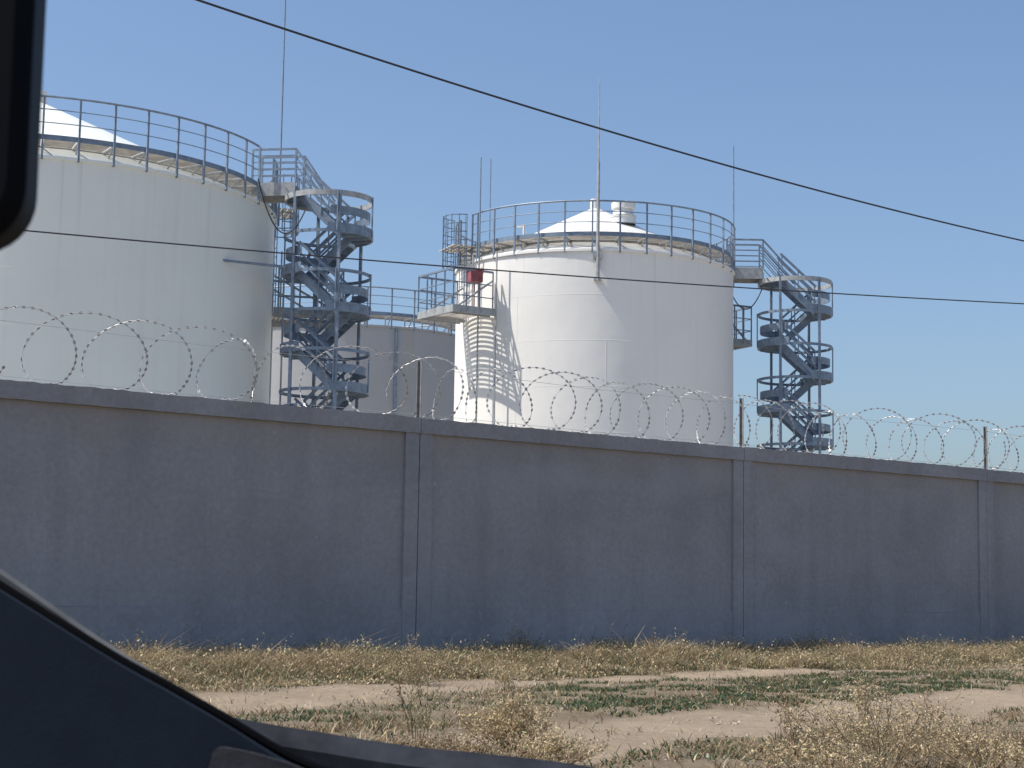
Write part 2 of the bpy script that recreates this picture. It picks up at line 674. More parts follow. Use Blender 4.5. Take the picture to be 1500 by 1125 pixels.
def green_density(x, y):
    """patches of low green between and beside the tracks"""
    g = 0
    for (px, py, rx, ry, w) in ((1190, 1015, 2.0, 3.0, 1.0), (1440, 997, 1.5, 3.2, 1.0), (1070, 1022, 1.0, 1.9, .8), (960, 1040, .8, 1.2, .8), (860, 1010, .9, 1.7, .6), (900, 1022, .9, 1.5, .6),
                                (1000, 1012, 1.0, 2.0, .5), (1300, 1000, 1.2, 2.2, .8), (520, 1060, .7, 1.4, .5), (660, 1030, .5, .9, .7), (430, 1055, .5, 1.2, .5), (900, 1108, .6, .8, .45), (1075, 1100, .5, .7, .6),
                                (1200, 1075, .5, .8, .4), (430, 1000, 1.0, 1.7, .5), (1380, 1070, .5, .8, .5)):
        c = ground_at(px, py)
        g = g + w * np.exp(-(((x - c.x) / rx) ** 2 + ((y - c.y) / ry) ** 2) * 1.2)
    return g


def low_green():
    n = 520000
    x, y = scatter(n, -6, 10, 8.6, 28)
    g = green_density(x, y) * np.clip((fbm(x, y, 3.2, 33) - 0.42) * 6, 0, 1) * 1.0
    keep = in_view(x, y) & (wall_d(x, y) > 2.2) & (RNG.random(n) < np.clip(g, 0, 1)) & (track_mask(x, y) < 0.5)
    x, y = x[keep], y[keep]
    n = len(x)
    H = 0.012 + 0.035 * RNG.random(n)
    lean = RNG.normal(0, 0.035, (n, 2))
    col = pick(n, [GREEN, OLIVE, BROWN, TAN], [8, 1.3, 0.9, 0.4])
    P = np.stack([x, y, ground_z(x, y) - 0.004], 1)
    o = blades_mesh('ground_cover', P, H, 0.007 + 0.010 * RNG.random(n), lean, col)
    tag(o, 'low green ground cover in patches between the sandy tracks', 'ground cover', kind='stuff')


low_green()


def low_dry():
    n = 900000
    x, y = scatter(n, -6, 10, 8.6, 28)
    f = fbm(x, y, 2.0, 47)
    near = np.clip((13.6 - y) / 3, 0, 1)
    right = np.clip((x - 0.9) / 1.0, 0, 1)
    dens = np.clip((f - 0.47) * 4.0, 0, 1) * 0.55 + near * np.clip((f - 0.36) * 4, 0, 1) * (0.25 + 0.6 * right)
    dens = dens * (1 - 0.8 * np.clip(green_density(x, y), 0, 1) * (y > 12.5))
    keep = in_view(x, y) & (wall_d(x, y) > 2.2) & (RNG.random(n) < dens + 0.02) & ((track_mask(x, y) < 0.25 + 0.35 * RNG.random(n)) | (RNG.random(n) < 0.05))
    x, y = x[keep], y[keep]
    n = len(x)
    H = 0.012 + 0.075 * RNG.random(n) ** 2.2
    lean = RNG.normal(0, 0.06, (n, 2))
    col = pick(n, [TAN, STRAW, BROWN * 0.8, OLIVE, GREEN], [2.4, 1.6, 5, 1.2, 0.5])
    P = np.stack([x, y, ground_z(x, y) - 0.004], 1)
    o = blades_mesh('dry_grass', P, H, 0.005 + 0.006 * RNG.random(n), lean, col)
    tag(o, 'sparse short dry grass and litter on the sandy ground near the road', 'grass', kind='stuff')


low_dry()


def pebbles():
    n = 16000
    x, y = scatter(n, -6, 10, 8.6, 26)
    keep = in_view(x, y) & (wall_d(x, y) > 1.5) & (RNG.random(n) < 0.25 + 0.75 * np.clip((fbm(x, y, 1.3, 61) - 0.45) * 5, 0, 1))
    x, y = x[keep], y[keep]
    n = len(x)
    s = 0.004 + 0.022 * RNG.random(n) ** 3.5
    P = np.stack([x, y, ground_z(x, y)], 1)
    dirs = np.array([[1, 0, 0], [0, 1, 0], [-1, 0, 0], [0, -1, 0], [0, 0, .7], [0, 0, -.5]], float)
    v = P[:, None, :] + dirs[None] * s[:, None, None] * (0.6 + 0.8 * RNG.random((n, 6, 1)))
    f = (np.arange(n) * 6)[:, None, None] + np.array([[0, 1, 4], [1, 2, 4], [2, 3, 4], [3, 0, 4], [1, 0, 5], [2, 1, 5], [3, 2, 5], [0, 3, 5]])
    me = bpy.data.meshes.new('gravel')
    me.from_pydata(v.reshape(-1, 3).tolist(), [], f.reshape(-1, 3).tolist())
    me.materials.append(M['rock'])
    o = bpy.data.objects.new('gravel', me)
    COL.objects.link(o)
    tag(o, 'small stones and clods strewn over the sandy tracks', 'gravel', kind='stuff')


pebbles()


def weed_plant(name, label, x, y, h, spread, nst, heads, colset, lean=(0, 0), group=None):
    """a dry weed: branching stems and many small seed heads"""
    g = ground_at(x, y)
    z = float(ground_z(np.array([g.x]), np.array([g.y]))[0])
    t = thing(name, label, 'weed', (g.x, g.y, z), 0, group)
    st = MB()
    HP, HD, HS = [], [], []
    for i in range(nst):
        a = random.random() * 2 * pi
        k = random.random() ** 0.6
        tip = Vector((math.cos(a) * spread * k + lean[0], math.sin(a) * spread * k + lean[1], h * (0.55 + 0.45 * random.random()) * (1.08 - 0.45 * k)))
        rk = 0.5 * k * random.random()
        root = Vector((math.cos(a) * rk * spread, math.sin(a) * rk * spread, -0.02))
        midp = root.lerp(tip, 0.5) + Vector((random.gauss(0, .03), random.gauss(0, .03), 0.04 * h))
        st.tube([root, midp, tip], 0.0032, 3, r1=0.0015)
        for b in range(random.randint(3, 6)):
            u = 0.3 + 0.65 * random.random()
            p = root.lerp(midp, u * 2) if u < 0.5 else midp.lerp(tip, u * 2 - 1)
            dv = Vector((random.gauss(0, 1), random.gauss(0, 1), abs(random.gauss(0.8, 0.5)))).normalized() * (0.10 + 0.16 * random.random()) * min(1, h * 1.8)
            e = p + dv
            st.tube([p, e], 0.0018, 3, r1=0.001)
            for q in range(heads):
                w = 0.25 + 0.8 * random.random()
                HP.append(p.lerp(e, w) + Vector((random.gauss(0, .014), random.gauss(0, .014), random.gauss(0, .014))))
        for q in range(heads):
            w = 0.6 + 0.42 * random.random()
            HP.append(midp.lerp(tip, w) + Vector((random.gauss(0, .012), random.gauss(0, .012), random.gauss(0, .01))))
    so = st.build('stems', M['veg'], t)
    n = len(so.data.vertices)
    ca = so.data.color_attributes.new('col', 'FLOAT_COLOR', 'POINT')
    c = np.ones((n, 4))
    c[:, :3] = np.array(colset[1])
    ca.data.foreach_set('color', c.ravel())
    hp = np.array(HP)
    n = len(hp)
    s = 0.006 + 0.0075 * RNG.random(n)
    dirs = RNG.normal(0, 1, (n, 3)) + np.array([0, 0, 0.6])
    dirs /= np.linalg.norm(dirs, axis=1)[:, None]
    sd = np.cross(dirs, RNG.normal(0, 1, (n, 3)))
    sd /= np.linalg.norm(sd, axis=1)[:, None]
    up = np.cross(dirs, sd)
    v = np.zeros((n, 5, 3))
    v[:, 0] = hp - dirs * s[:, None]
    v[:, 1] = hp + sd * s[:, None] * 0.55
    v[:, 2] = hp + dirs * s[:, None] * 1.25
    v[:, 3] = hp - sd * s[:, None] * 0.55
    v[:, 4] = hp + up * s[:, None] * 0.5
    base = (np.arange(n) * 5)[:, None, None]
    f = (base + np.array([[0, 1, 4], [1, 2, 4], [2, 3, 4], [3, 0, 4]])).reshape(-1, 3)
    me = bpy.data.meshes.new('seed_heads')
    me.from_pydata(v.reshape(-1, 3).tolist(), [], f.tolist())
    ca = me.color_attributes.new('col', 'FLOAT_COLOR', 'POINT')
    c = np.ones((n, 5, 4))
    c[:, :, :3] = pick(n, colset[0], [1] * len(colset[0]))[:, None, :]
    ca.data.foreach_set('color', c.ravel())
    me.materials.append(M['veg'])
    o = bpy.data.objects.new('seed_heads', me)
    COL.objects.link(o)
    o.parent = t
    return t


CS_TAN = ([STRAW * 1.1, TAN * 1.1, STRAW * 0.9], TAN * 0.8)
CS_BRN = ([TAN, BROWN, STRAW * 0.7], BROWN)
CS_OLV = ([OLIVE, STRAW * 0.8, TAN], OLIVE * 0.9)
for args in (
    ('dry_weed', 'large tan seeded weed spreading in the lower right foreground', 1290, 1128, 0.50, 0.62, 46, 5, CS_TAN),
    ('dry_weed', 'bushy straw coloured weed right behind the large tan seeded weed', 1330, 1096, 0.30, 0.50, 34, 5, CS_TAN),
    ('dry_weed', 'dense tawny weed filling the bottom edge left of the large tan seeded weed', 1190, 1140, 0.24, 0.42, 40, 5, CS_TAN),
    ('dry_weed', 'spindly straw weed rising above the far end of the near track at right', 1262, 1072, 0.46, 0.16, 12, 5, CS_TAN),
    ('dry_weed', 'low brown weed mat between the large tan weed and the bottom right corner', 1390, 1112, 0.20, 0.55, 40, 5, CS_BRN),
    ('dry_weed', 'low grey brown weed mat below the tall thin stemmed weed', 580, 1120, 0.16, 0.55, 60, 6, CS_BRN),
    ('dry_weed', 'tangled brown weed mat at the bottom edge left of centre', 700, 1135, 0.20, 0.55, 60, 6, CS_BRN),
    ('dry_weed', 'broad low straw coloured weed at the bottom right corner', 1440, 1135, 0.27, 0.5, 36, 5, CS_TAN),
    ('dry_weed', 'rounded straw yellow bush in the middle foreground beside the bare track', 752, 1092, 0.36, 0.36, 70, 8, CS_TAN, (-0.03, 0)),
    ('dry_weed', 'low tan weed spilling right of the rounded straw bush', 800, 1118, 0.22, 0.36, 44, 7, CS_TAN),
    ('dry_weed', 'tall thin bare stemmed weed with pale seed heads standing alone left of centre', 612, 1096, 0.60, 0.17, 8, 6, CS_OLV),
    ('dry_weed', 'short brown weed at the foot of the tall thin stemmed weed', 640, 1110, 0.17, 0.34, 34, 6, CS_BRN),
    ('dry_weed', 'wispy brown weed standing on the edge of the near track at right', 1165, 1112, 0.42, 0.20, 12, 5, CS_BRN),
    ('dry_weed', 'small brown leafless weed beside the far right bare track', 1378, 1066, 0.26, 0.14, 9, 3, CS_BRN),
    ('dry_weed', 'bushy dark thistle rising highest against the wall at centre', 762, 975, 0.52, 0.26, 26, 4, CS_OLV),
    ('dry_weed', 'tawny tall weed against the wall near the right end', 1445, 976, 0.36, 0.30, 24, 5, CS_TAN),
    ('dry_weed', 'pale drooping weed in the strip below the wall pillar left of centre', 606, 1000, 0.50, 0.22, 22, 5, CS_TAN),
    ('dry_weed', 'matted yellow weed at the left end of the strip beside the dark dashboard', 235, 990, 0.36, 0.42, 46, 6, CS_TAN),
    ('dry_weed', 'yellow flecked weed in the strip left of the pale drooping weed', 375, 985, 0.30, 0.40, 40, 6, CS_OLV),
    ('dry_weed', 'upright straw weed sprouting between tracks below the dark thistle', 742, 1015, 0.26, 0.15, 16, 5, CS_TAN),
):
    weed_plant(*args)

# ------------------------------------------------------------------ concrete wall
wall = thing('concrete_wall', 'long grey precast concrete wall with pillars and coping, topped by razor wire', 'wall', W0, math.atan2(WD.y, WD.x))
# local frame: x along, -y towards the road, z up
CAP_H = 0.20


def rough_slab(name, x0, x1, y0, y1, z0, z1, m, parent, step=0.3, j=0.004, jz=0.0):
    nx = max(2, int((x1 - x0) / step))
    b = MB()
    vs, fs = [], []
    for i in range(nx + 1):
        x = x0 + (x1 - x0) * i / nx
        r = lambda k: random.uniform(-k, k)
        e = 0 if i in (0, nx) else 1
        vs += [(x, y0 + r(j) * e, z0 + r(j) * e), (x, y1, z0), (x, y1, z1 + r(jz) * e), (x, y0 + r(j) * e, z1 + r(jz) * e)]
    for i in range(nx):
        o = i * 4
        for q in range(4):
            q2 = (q + 1) % 4
            fs.append((o + q, o + q2, o + 4 + q2, o + 4 + q))
    fs.append((3, 2, 1, 0))
    o = nx * 4
    fs.append((o, o + 1, o + 2, o + 3))
    b.add(vs, [f[::-1] for f in fs])
    return b.build(name, m, parent)


for k in range(-3, 6):
    x0, x1 = k * 6 + 0.25, (k + 1) * 6 - 0.25
    jz_ = random.uniform(-0.010, 0.010)
    jy_ = random.uniform(-0.008, 0.008)
    p = rough_slab('panel', x0 - 0.05, x1 + 0.05, jy_, 0.16, 0.70, WALL_H - CAP_H, M['concrete'], wall, 0.5, 0.002)
    rough_slab('plinth', x0 - 0.05, x1 + 0.05, -0.026, 0.18, -0.15, 0.70, M['concrete_pillar'], p, 0.4, 0.003)
    c = rough_slab('coping', k * 6 + 0.004, (k + 1) * 6 - 0.004, -0.055, 0.22, WALL_H - CAP_H, WALL_H + jz_, M['concrete_cap'], wall, 0.09, 0.0025, 0.006)
    for xa_, xb_ in ((k * 6 - 0.215, k * 6 - 0.007), (k * 6 + 0.007, k * 6 + 0.215)):
        rough_slab('pillar', xa_, xb_, -0.036 + random.uniform(-0.004, 0.004), 0.20, -0.15, WALL_H - CAP_H, M['concrete_pillar'], wall, 0.07, 0.001)

# steel posts on the wall and razor wire between them
XP = [-12, -6, 0.0, 6.0, 12.05, 18, 24]
post_lab = {0.0: 'dark angle iron post on the wall above the pillar left of centre', 6.0: 'dark angle iron post on the wall at the white tank right edge',
            12.05: 'dark angle iron post on the wall near the right edge of the frame'}
for xp in XP:
    if xp not in post_lab:
        continue
    t = thing('wire_post', post_lab[xp], 'post', wall.matrix_basis @ Vector((xp, 0.03, WALL_H)), wall.rotation_euler.z, 'posts holding the razor wire')
    b = MB()
    h = 0.74
    b.beam((0, 0, -0.02), (0.0, 0, h), 0.042, 0.008, (0, 1, 0))
    b.beam((0.018, -0.026, -0.02), (0.018, -0.026, h), 0.006, 0.042, (0, 1, 0))
    b.build('post', M['post'], t)
    for sx in (-0.06, 0.12):
        b = MB()
        b.tube([(sx + 0.035 * math.cos(a), -0.03, 0.02 + 0.035 * math.sin(a)) for a in [pi * i / 8 for i in range(9)]], 0.007, 5)
        b.build('tie_hook', M['post'], t)


def razor_coil(x0, x1, label, pitch, seed):
    rnd = random.Random(seed)
    t = thing('razor_wire', label, 'razor wire', wall.matrix_basis @ Vector((x0, 0.06, WALL_H)), wall.rotation_euler.z, 'razor wire coils along the wall top')
    L = x1 - x0
    R = 0.405
    turns = L / pitch
    n = int(turns * 36)
    pts = []
    ph = rnd.random() * 6.28
    tj = [rnd.uniform(-1, 1) for _ in range(int(turns) + 3)]
    for i in range(n + 1):
        u = i / n
        a = u * turns * 2 * pi + ph
        k = u * turns
        k0 = int(k)
        w = k - k0
        jj = tj[k0] * (1 - w) + tj[k0 + 1] * w
        x = u * L + 0.28 * jj * pitch - (0.15 + 0.26 * jj) * math.cos(a)      # loops lean over one another
        r = R * (1 + 0.09 * jj)
        pts.append(Vector((x, 0.95 * r * math.cos(a), max(0.008, r + r * math.sin(a) - 0.03 + 0.02 * jj))))
    b = MB()
    b.tube(pts, 0.0038, 4)
    # razor barbs
    acc = 0
    nb = 0.0
    vs, fs = [], []
    for p, q in zip(pts[:-1], pts[1:]):
        d = (q - p)
        ln = d.length
        acc += ln
        if acc > nb:
            nb += 0.088
            d.normalize()
            s = d.cross(Vector((rnd.gauss(0, 1), rnd.gauss(0, 1), rnd.gauss(0, 1)))).normalized()
            for sd in (s, d.cross(s)):
                o = len(vs)
                vs += [p - d * 0.026, p + sd * 0.015 + d * 0.012, p + sd * 0.015 - d * 0.012, p + d * 0.026, p - sd * 0.015 + d * 0.012, p - sd * 0.015 - d * 0.012]
                fs += [(o, o + 2, o + 1, o + 3, o + 4, o + 5)]
    b.add(vs, fs)
    b.build('coil', M['razor'], t)
    b = MB()
    b.tube([(0, -0.02, 0.66), (L / 2, -0.02, 0.63), (L, -0.02, 0.66)], 0.0025, 4)
    b.build('straining_wire', M['razor'], t)
    b = MB()
    b.tube([(0, -0.02, 0.05), (L / 2, -0.02, 0.035), (L, -0.02, 0.05)], 0.0022, 4)
    b.build('straining_wire', M['razor'], t)


razor_coil(-6.0, -0.04, 'razor wire coil in front of the large left tank, widely spaced loops', 0.73, 5)
razor_coil(0.04, 5.96, 'razor wire coil in front of the middle white tank', 0.55, 2)
razor_coil(6.04, 12.0, 'razor wire coil against the open sky right of the middle tank', 0.52, 3)
razor_coil(12.1, 18, 'razor wire coil at the far right end past the last post', 0.52, 9)

# ------------------------------------------------------------------ tanks


def shell_part(R, H, m, parent, n=160):
    b = MB()
    prof = [(R, 0.0)]
    z = 0
    cz = H / 8
    for k in range(1, 8):     # strakes: upper ones lap the lower by a few mm
        prof += [(R, k * cz - 0.010), (R + 0.003, k * cz - 0.007), (R + 0.003, k * cz + 0.007), (R, k * cz + 0.010)]
    prof += [(R, H - 0.09), (R + 0.07, H - 0.085), (R + 0.07, H), (R - 0.02, H + 0.01)]
    b.lathe(prof, n)
    # staggered vertical welds
    for k in range(8):
        m_ = 5 if R < 6 else 7
        for q in range(m_):
            a = 2 * pi * (q + 0.5 * (k % 2)) / m_ + 0.35
            p = [pol(R + 0.0, a, k * cz + 0.014), pol(R + 0.0, a, (k + 1) * cz - 0.014 if k < 7 else H - 0.095)]
            b.beam(p[0], p[1], 0.014, 0.010, (math.cos(a), math.sin(a), 0))
    o = b.build('shell', m, parent, smooth=True)
    return o


def tank(name, label, loc, R, H, paint, rise, rods, npost, phase, gaps=(), inner=1.0, stub=True):
    t = thing(name, label, 'tank', loc)
    shell_part(R, H, M[paint], t)
    b = MB()
    b.lathe([(R + 0.0, H + 0.005), (R * 0.5, H + rise * 0.5), (0.18, H + rise * 0.965)], 96)
    roof = b.build('roof', M['white_trim'] if paint == 'white' else M[paint], t, smooth=True)
    b = MB()
    b.lathe([(0.19, H + rise * 0.93), (0.19, H + rise + 0.28), (0.0, H + rise + 0.29)], 20)
    b.build('roof_cap', M['white_trim'], roof, smooth=True)
    # walkway ring above the roof edge
    dz = H + 0.52
    b = MB()
    seg = npost
    for k in range(seg):
        a0 = phase + 2 * pi * k / seg
        nbar = max(6, int(inner / 0.085))
        for j in range(nbar):
            rb = R - inner + 0.03 + (inner - 0.09) * j / nbar
            b.arcband(rb, rb + (inner - 0.09) / nbar * 0.55, dz - 0.03, dz, a0 + 0.006, a0 + 2 * pi / seg - 0.006, 4)
    deck = b.build('walkway', M['grating'], t)
    b = MB()
    for k in range(seg):
        a = phase + 2 * pi * k / seg
        u = (math.cos(a), math.sin(a), 0)
        b.beam(pol(R - inner, a, dz - 0.065), pol(R - 0.02, a, dz - 0.065), 0.05, 0.065)
        b.beam(pol(R - inner + 0.10, a, dz - 0.09), pol(R - inner + 0.10, a, H + rise * (inner - 0.1) / R), 0.05, 0.05)
        aa = a + 0.5 * 2 * pi / seg
        b.beam(pol(R - 0.10, a, dz - 0.10), pol(R - 0.45, a, H + rise * 0.45 / R), 0.035, 0.035)
    b.arcband(R - inner - 0.02, R - inner + 0.02, dz - 0.11, dz - 0.032, n=96)
    b.build('bracket', M['steel_pale'], deck)
    b = MB()
    b.arcband(R - 0.055, R - 0.045, dz - 0.05, dz + 0.10, n=128)
    b.build('toe_board', M['steel'], deck)
    # railing
    b = MB()
    rr = R + 0.045
    ga = lambda a: any(abs((a - g + pi) % (2 * pi) - pi) < w for g, w in gaps)
    zs = [dz + 0.42, dz + 0.80]
    arcs = []
    N = 240
    ok = [not ga(2 * pi * i / N) for i in range(N)]
    st = next((i for i in range(N) if not ok[i]), None)
    if st is None:
        arcs = [(0, 2 * pi, True)]
    else:
        run = None
        for j in range(N + 1):
            i = (st + j) % N
            if ok[i] and run is None:
                run = st + j
            if (not ok[i]) and run is not None:
                arcs.append((2 * pi * run / N, 2 * pi * (st + j - 1) / N, False))
                run = None
    for (a0, a1, cl) in arcs:
        m_ = max(4, int((a1 - a0) / (2 * pi) * 128))
        for z in zs:
            pts = [pol(rr, a0 + (a1 - a0) * i / m_, z) for i in range(m_ + (0 if cl else 1))]
            b.tube(pts, 0.016, 5, closed=cl)
    rail = b.build('railing', M['steel'], t)
    b = MB()
    for (a0, a1, cl) in arcs:
        m_ = max(4, int((a1 - a0) / (2 * pi) * 128))
        pts = [pol(rr, a0 + (a1 - a0) * i / m_, dz + 1.17) for i in range(m_ + (0 if cl else 1))]
        b.tube(pts, 0.034, 6, closed=cl)
    b.build('handrail', M['steel'], rail)
    for k in range(npost):
        a = phase + 2 * pi * k / npost
        if ga(a):
            continue
        b = MB()
        b.beam(pol(rr, a, H - 0.12), pol(rr, a, dz + 1.15), 0.055, 0.055, (math.cos(a), math.sin(a), 0))
        b.build('rail_post', M['steel'], rail)
    for g, w in gaps:
        for s in (-1, 1):
            a = g + s * (w - 0.01)
            b = MB()
            b.beam(pol(rr, a, H - 0.12), pol(rr, a, dz + 1.18), 0.06, 0.06, (math.cos(a), math.sin(a), 0))
            b.build('rail_post', M['steel'], rail)
    # lightning rods
    for (a, top, thick, low) in rods:
        b = MB()
        r0 = R + 0.14
        if thick:
            split = H + (top - H) * 0.5
            b.tube([pol(r0, a, H - low), pol(r0, a, H + 0.1)], 0.075, 8)
            b.tube([pol(r0, a, H + 0.1), pol(r0, a, split)], 0.06, 8, r1=0.05)
            b.tube([pol(r0, a, split), pol(r0, a, top)], 0.03, 6, r1=0.018)
        else:
            b.tube([pol(r0, a, H - 0.3), pol(r0, a, top)], 0.036, 6, r1=0.022)
        rod = b.build('lightning_rod', M['steel_pale'] if thick else M['steel'], t, smooth=True)
        if thick:
            b = MB()
            b.box(pol(R + 0.07, a, H - 0.25), (0.30, 0.26, 0.26), a + pi / 2)
            b.box(pol(R + 0.07, a, H - low + 0.05), (0.26, 0.26, 0.06), a + pi / 2)
            b.build('rod_bracket', M['steel_pale'], rod)
    return t, dz


def service_platform(t, R, H, ap, ac, zf, dz, red=True, cage=True, w=2.4, dep=1.75, rail_h=1.4):
    """bolted-on platform at azimuth ap, caged ladder at azimuth ac, up to the walkway"""
    r = Vector((math.cos(ap), math.sin(ap), 0))
    tt = Vector((-math.sin(ap), math.cos(ap), 0))
    Z = lambda z: Vector((0, 0, z))
    r0, r1 = R - 0.35, R + dep
    b = MB()
    nb = 16
    for i in range(nb):
        a_ = r0 + 0.38 + (r1 - r0 - 0.38) * i / nb
        b_ = r0 + 0.38 + (r1 - r0 - 0.38) * (i + 1) / nb - (r1 - r0 - 0.38) / nb * 0.5
        c = r * (a_ + b_) / 2 + Z(zf)
        b.box(c, (b_ - a_, w, 0.014), ap)
    P = b.build('platform', M['grating'], t)
    b = MB()
    for s in (-1, 1):
        b.beam(r * (R - 0.02) + tt * s * w / 2 + Z(zf - 0.02), r * r1 + tt * s * w / 2 + Z(zf - 0.02), 0.05, 0.26)
    b.beam(r * r1 - tt * (w / 2 + 0.03) + Z(zf - 0.02), r * r1 + tt * (w / 2 + 0.03) + Z(zf - 0.02), 0.05, 0.26)
    for s in (-0.35, 0.35):
        b.beam(r * R + tt * s * w + Z(zf - 0.09), r * (r1 - 0.03) + tt * s * w + Z(zf - 0.09), 0.06, 0.12)
    b.build('edge_frame', M['steel_pale'], P)
    for s in (-1, 1):
        b = MB()
        b.beam(r * (R + 0.0) + tt * s * w * 0.42 + Z(zf + 1.15), r * (r1 - 0.1) + tt * s * (w / 2 - 0.06) + Z(zf), 0.06, 0.06)
        b.build('stay', M['steel_pale'], P)
    b = MB()
    path = [r * (R + 0.12) + tt * w / 2, r * r1 + tt * w / 2, r * r1 - tt * w / 2, r * (R + 0.12) - tt * w / 2]
    for z, rad in ((rail_h, 0.034), (rail_h * 0.66, 0.017), (rail_h * 0.33, 0.017)):
        for p, q in zip(path[:-1], path[1:]):
            b.beam(p + Z(zf + z), q + Z(zf + z), rad * 2, rad * 2)
    for i, (p, q) in enumerate(zip(path[:-1], path[1:])):
        m_ = 4 if i == 1 else 3
        for k in range(m_ + 1):
            if i > 0 and k == 0:
                continue
            x = p.lerp(q, k / m_)
            b.beam(x + Z(zf - 0.1), x + Z(zf + rail_h), 0.05, 0.05, (1, 0, 0))
    b.build('platform_railing', M['steel'], P)
    # riser pipes
    for p_, z0_, z1_, rp in ((r * (R + 0.45) + tt * (w * 0.32), 0.2, zf + 1.9, 0.035), (r * (R + 0.16) + tt * (w * 0.62), 0.2, zf + 2.1, 0.03), (r * (R + 0.3) + tt * (w * 0.05), zf, zf + 2.2, 0.03)):
        b = MB()
        b.tube([p_ + Z(z0_), p_ + Z(z1_)], rp, 6)
        b.build('riser_pipe', M['steel_pale'], t)
    if red:
        b = MB()
        c = r * (R + 0.75) + tt * (w * 0.40)
        b.box(c + Z(zf + 1.20), (0.44, 0.60, 0.40), ap - 0.25)
        bx = b.build('control_box', M['red'], t)
        bx['label'] = 'faded red box on the platform rail'
        b = MB()
        b.box(c + Z(zf + 1.415), (0.49, 0.65, 0.03), ap - 0.25)
        b.tube([c + Z(zf + 0.98), c + Z(zf)], 0.03, 6)
        b.build('box_lid', M['red'], bx)
    if cage:
        rc = Vector((math.cos(ac), math.sin(ac), 0))
        tc = Vector((-math.sin(ac), math.cos(ac), 0))
        b = MB()
        for s in (-1, 1):
            b.beam(rc * (R + 0.16) + tc * s * 0.26 + Z(zf + 0.02), rc * (R + 0.16) + tc * s * 0.26 + Z(dz + 1.15), 0.05, 0.03)
        z = zf + 0.3
        while z < dz:
            b.tube([rc * (R + 0.16) - tc * 0.26 + Z(z), rc * (R + 0.16) + tc * 0.26 + Z(z)], 0.014, 5)
            z += 0.3
        lad = b.build('ladder', M['steel_pale'], t)
        b = MB()
        cr = 0.62
        nz = 7
        zb, zt = dz - 0.72, dz + 1.15
        for i in range(nz):
            z = zb + (zt - zb) * i / (nz - 1)
            pts = [rc * (R + 0.25 + cr * math.sin(th)) + tc * (cr * math.cos(th)) + Z(z) for th in [pi * k / 14 for k in range(15)]]
            b.tube(pts, 0.020, 5)
        for k in range(0, 15, 2):
            th = pi * k / 14
            p = rc * (R + 0.25 + (cr + 0.02) * math.sin(th)) + tc * ((cr + 0.02) * math.cos(th))
            b.beam(p + Z(zb - 0.02), p + Z(zt + 0.02), 0.04, 0.03, (1, 0, 0))
        b.build('ladder_cage', M['steel'], lad)
        b = MB()
        for i in range(5):
            b.box(rc * (R - 0.1 + 0.2 * i) + Z(dz - 0.02), (0.17, 1.5, 0.03), ac)
        b.build('upper_landing', M['grating'], lad)
    return P


# middle white tank
C2 = at(866, 867, 66.0)
R2 = 5.20
H2 = at(866, 364, 66.0 - R2).z
a_rod = math.asin(((at(874, 500, 60.9).x - C2.x) / R2))
rods2 = [(-pi / 2 + a_rod, at(880, 117, 60.9).z, True, 1.15),
         (R_(6), at(1061, 213, 66.5).z, False, 0),
         (R_(216.5), at(695, 232, 63.0).z, False, 0),
         (R_(139), at(713, 232, 69.4).z, False, 0)]
AC2, AP2 = R_(203), R_(213.5)
tank2, DZ2 = tank('storage_tank', 'bright white cylindrical tank in the middle with cone roof and mushroom vent', (C2.x, 66.0, 0), R2, H2, 'white', 2.62, rods2, 34, 0.03,
                  gaps=((R_(2), 0.10), (AC2, 0.12)), inner=0.80)
service_platform(tank2, R2, H2, AP2, AC2, at(664, 452, 61.5).z, DZ2)
# second platform on the far right side of the tank
service_platform(tank2, R2, H2, R_(28), R_(28), at(664, 452, 61.5).z - 0.1, DZ2, red=False, cage=False, w=2.0, dep=1.3)
# mushroom vent on the roof
b = MB()
vx, vy = 0.98, -1.45
vr = math.hypot(vx, vy)
vz = H2 + 2.62 * (1 - vr / R2) - 0.1
vt = at(905, 296, 64.5).z
hv = vt - vz
b.lathe([(0.46, vz), (0.46, vz + hv * 0.38), (0.42, vz + hv * 0.41), (0.40, vz + hv * 0.43), (0.35, vz + hv * 0.70)], 28, (vx, vy))
for zz in (0.30, 0.36):
    b.arcband(0.46, 0.485, vz + hv * zz, vz + hv * (zz + 0.03), n=28, c=(vx, vy))
vent = b.build('vent', M['white_trim'], tank2, smooth=True)
b = MB()
b.lathe([(0.345, vz + hv * 0.66), (0.44, vz + hv * 0.70), (0.45, vz + hv * 0.94), (0.40, vz + hv * 0.985), (0.0, vz + hv)], 28, (vx, vy))
b.build('vent_cap', M['white_trim'], vent, smooth=True)
b = MB()
g = [pol(R2 - 0.55, -pi / 2 - 0.62, H2 + 0.3), pol(R2 - 0.55, -pi / 2 - 0.62, H2 + 1.05), pol(R2 - 0.55, -pi / 2 - 0.68, H2 + 1.05)]
b.tube(g, 0.05, 8)
b.build('sampling_pipe', M['white_trim'], tank2, smooth=True)

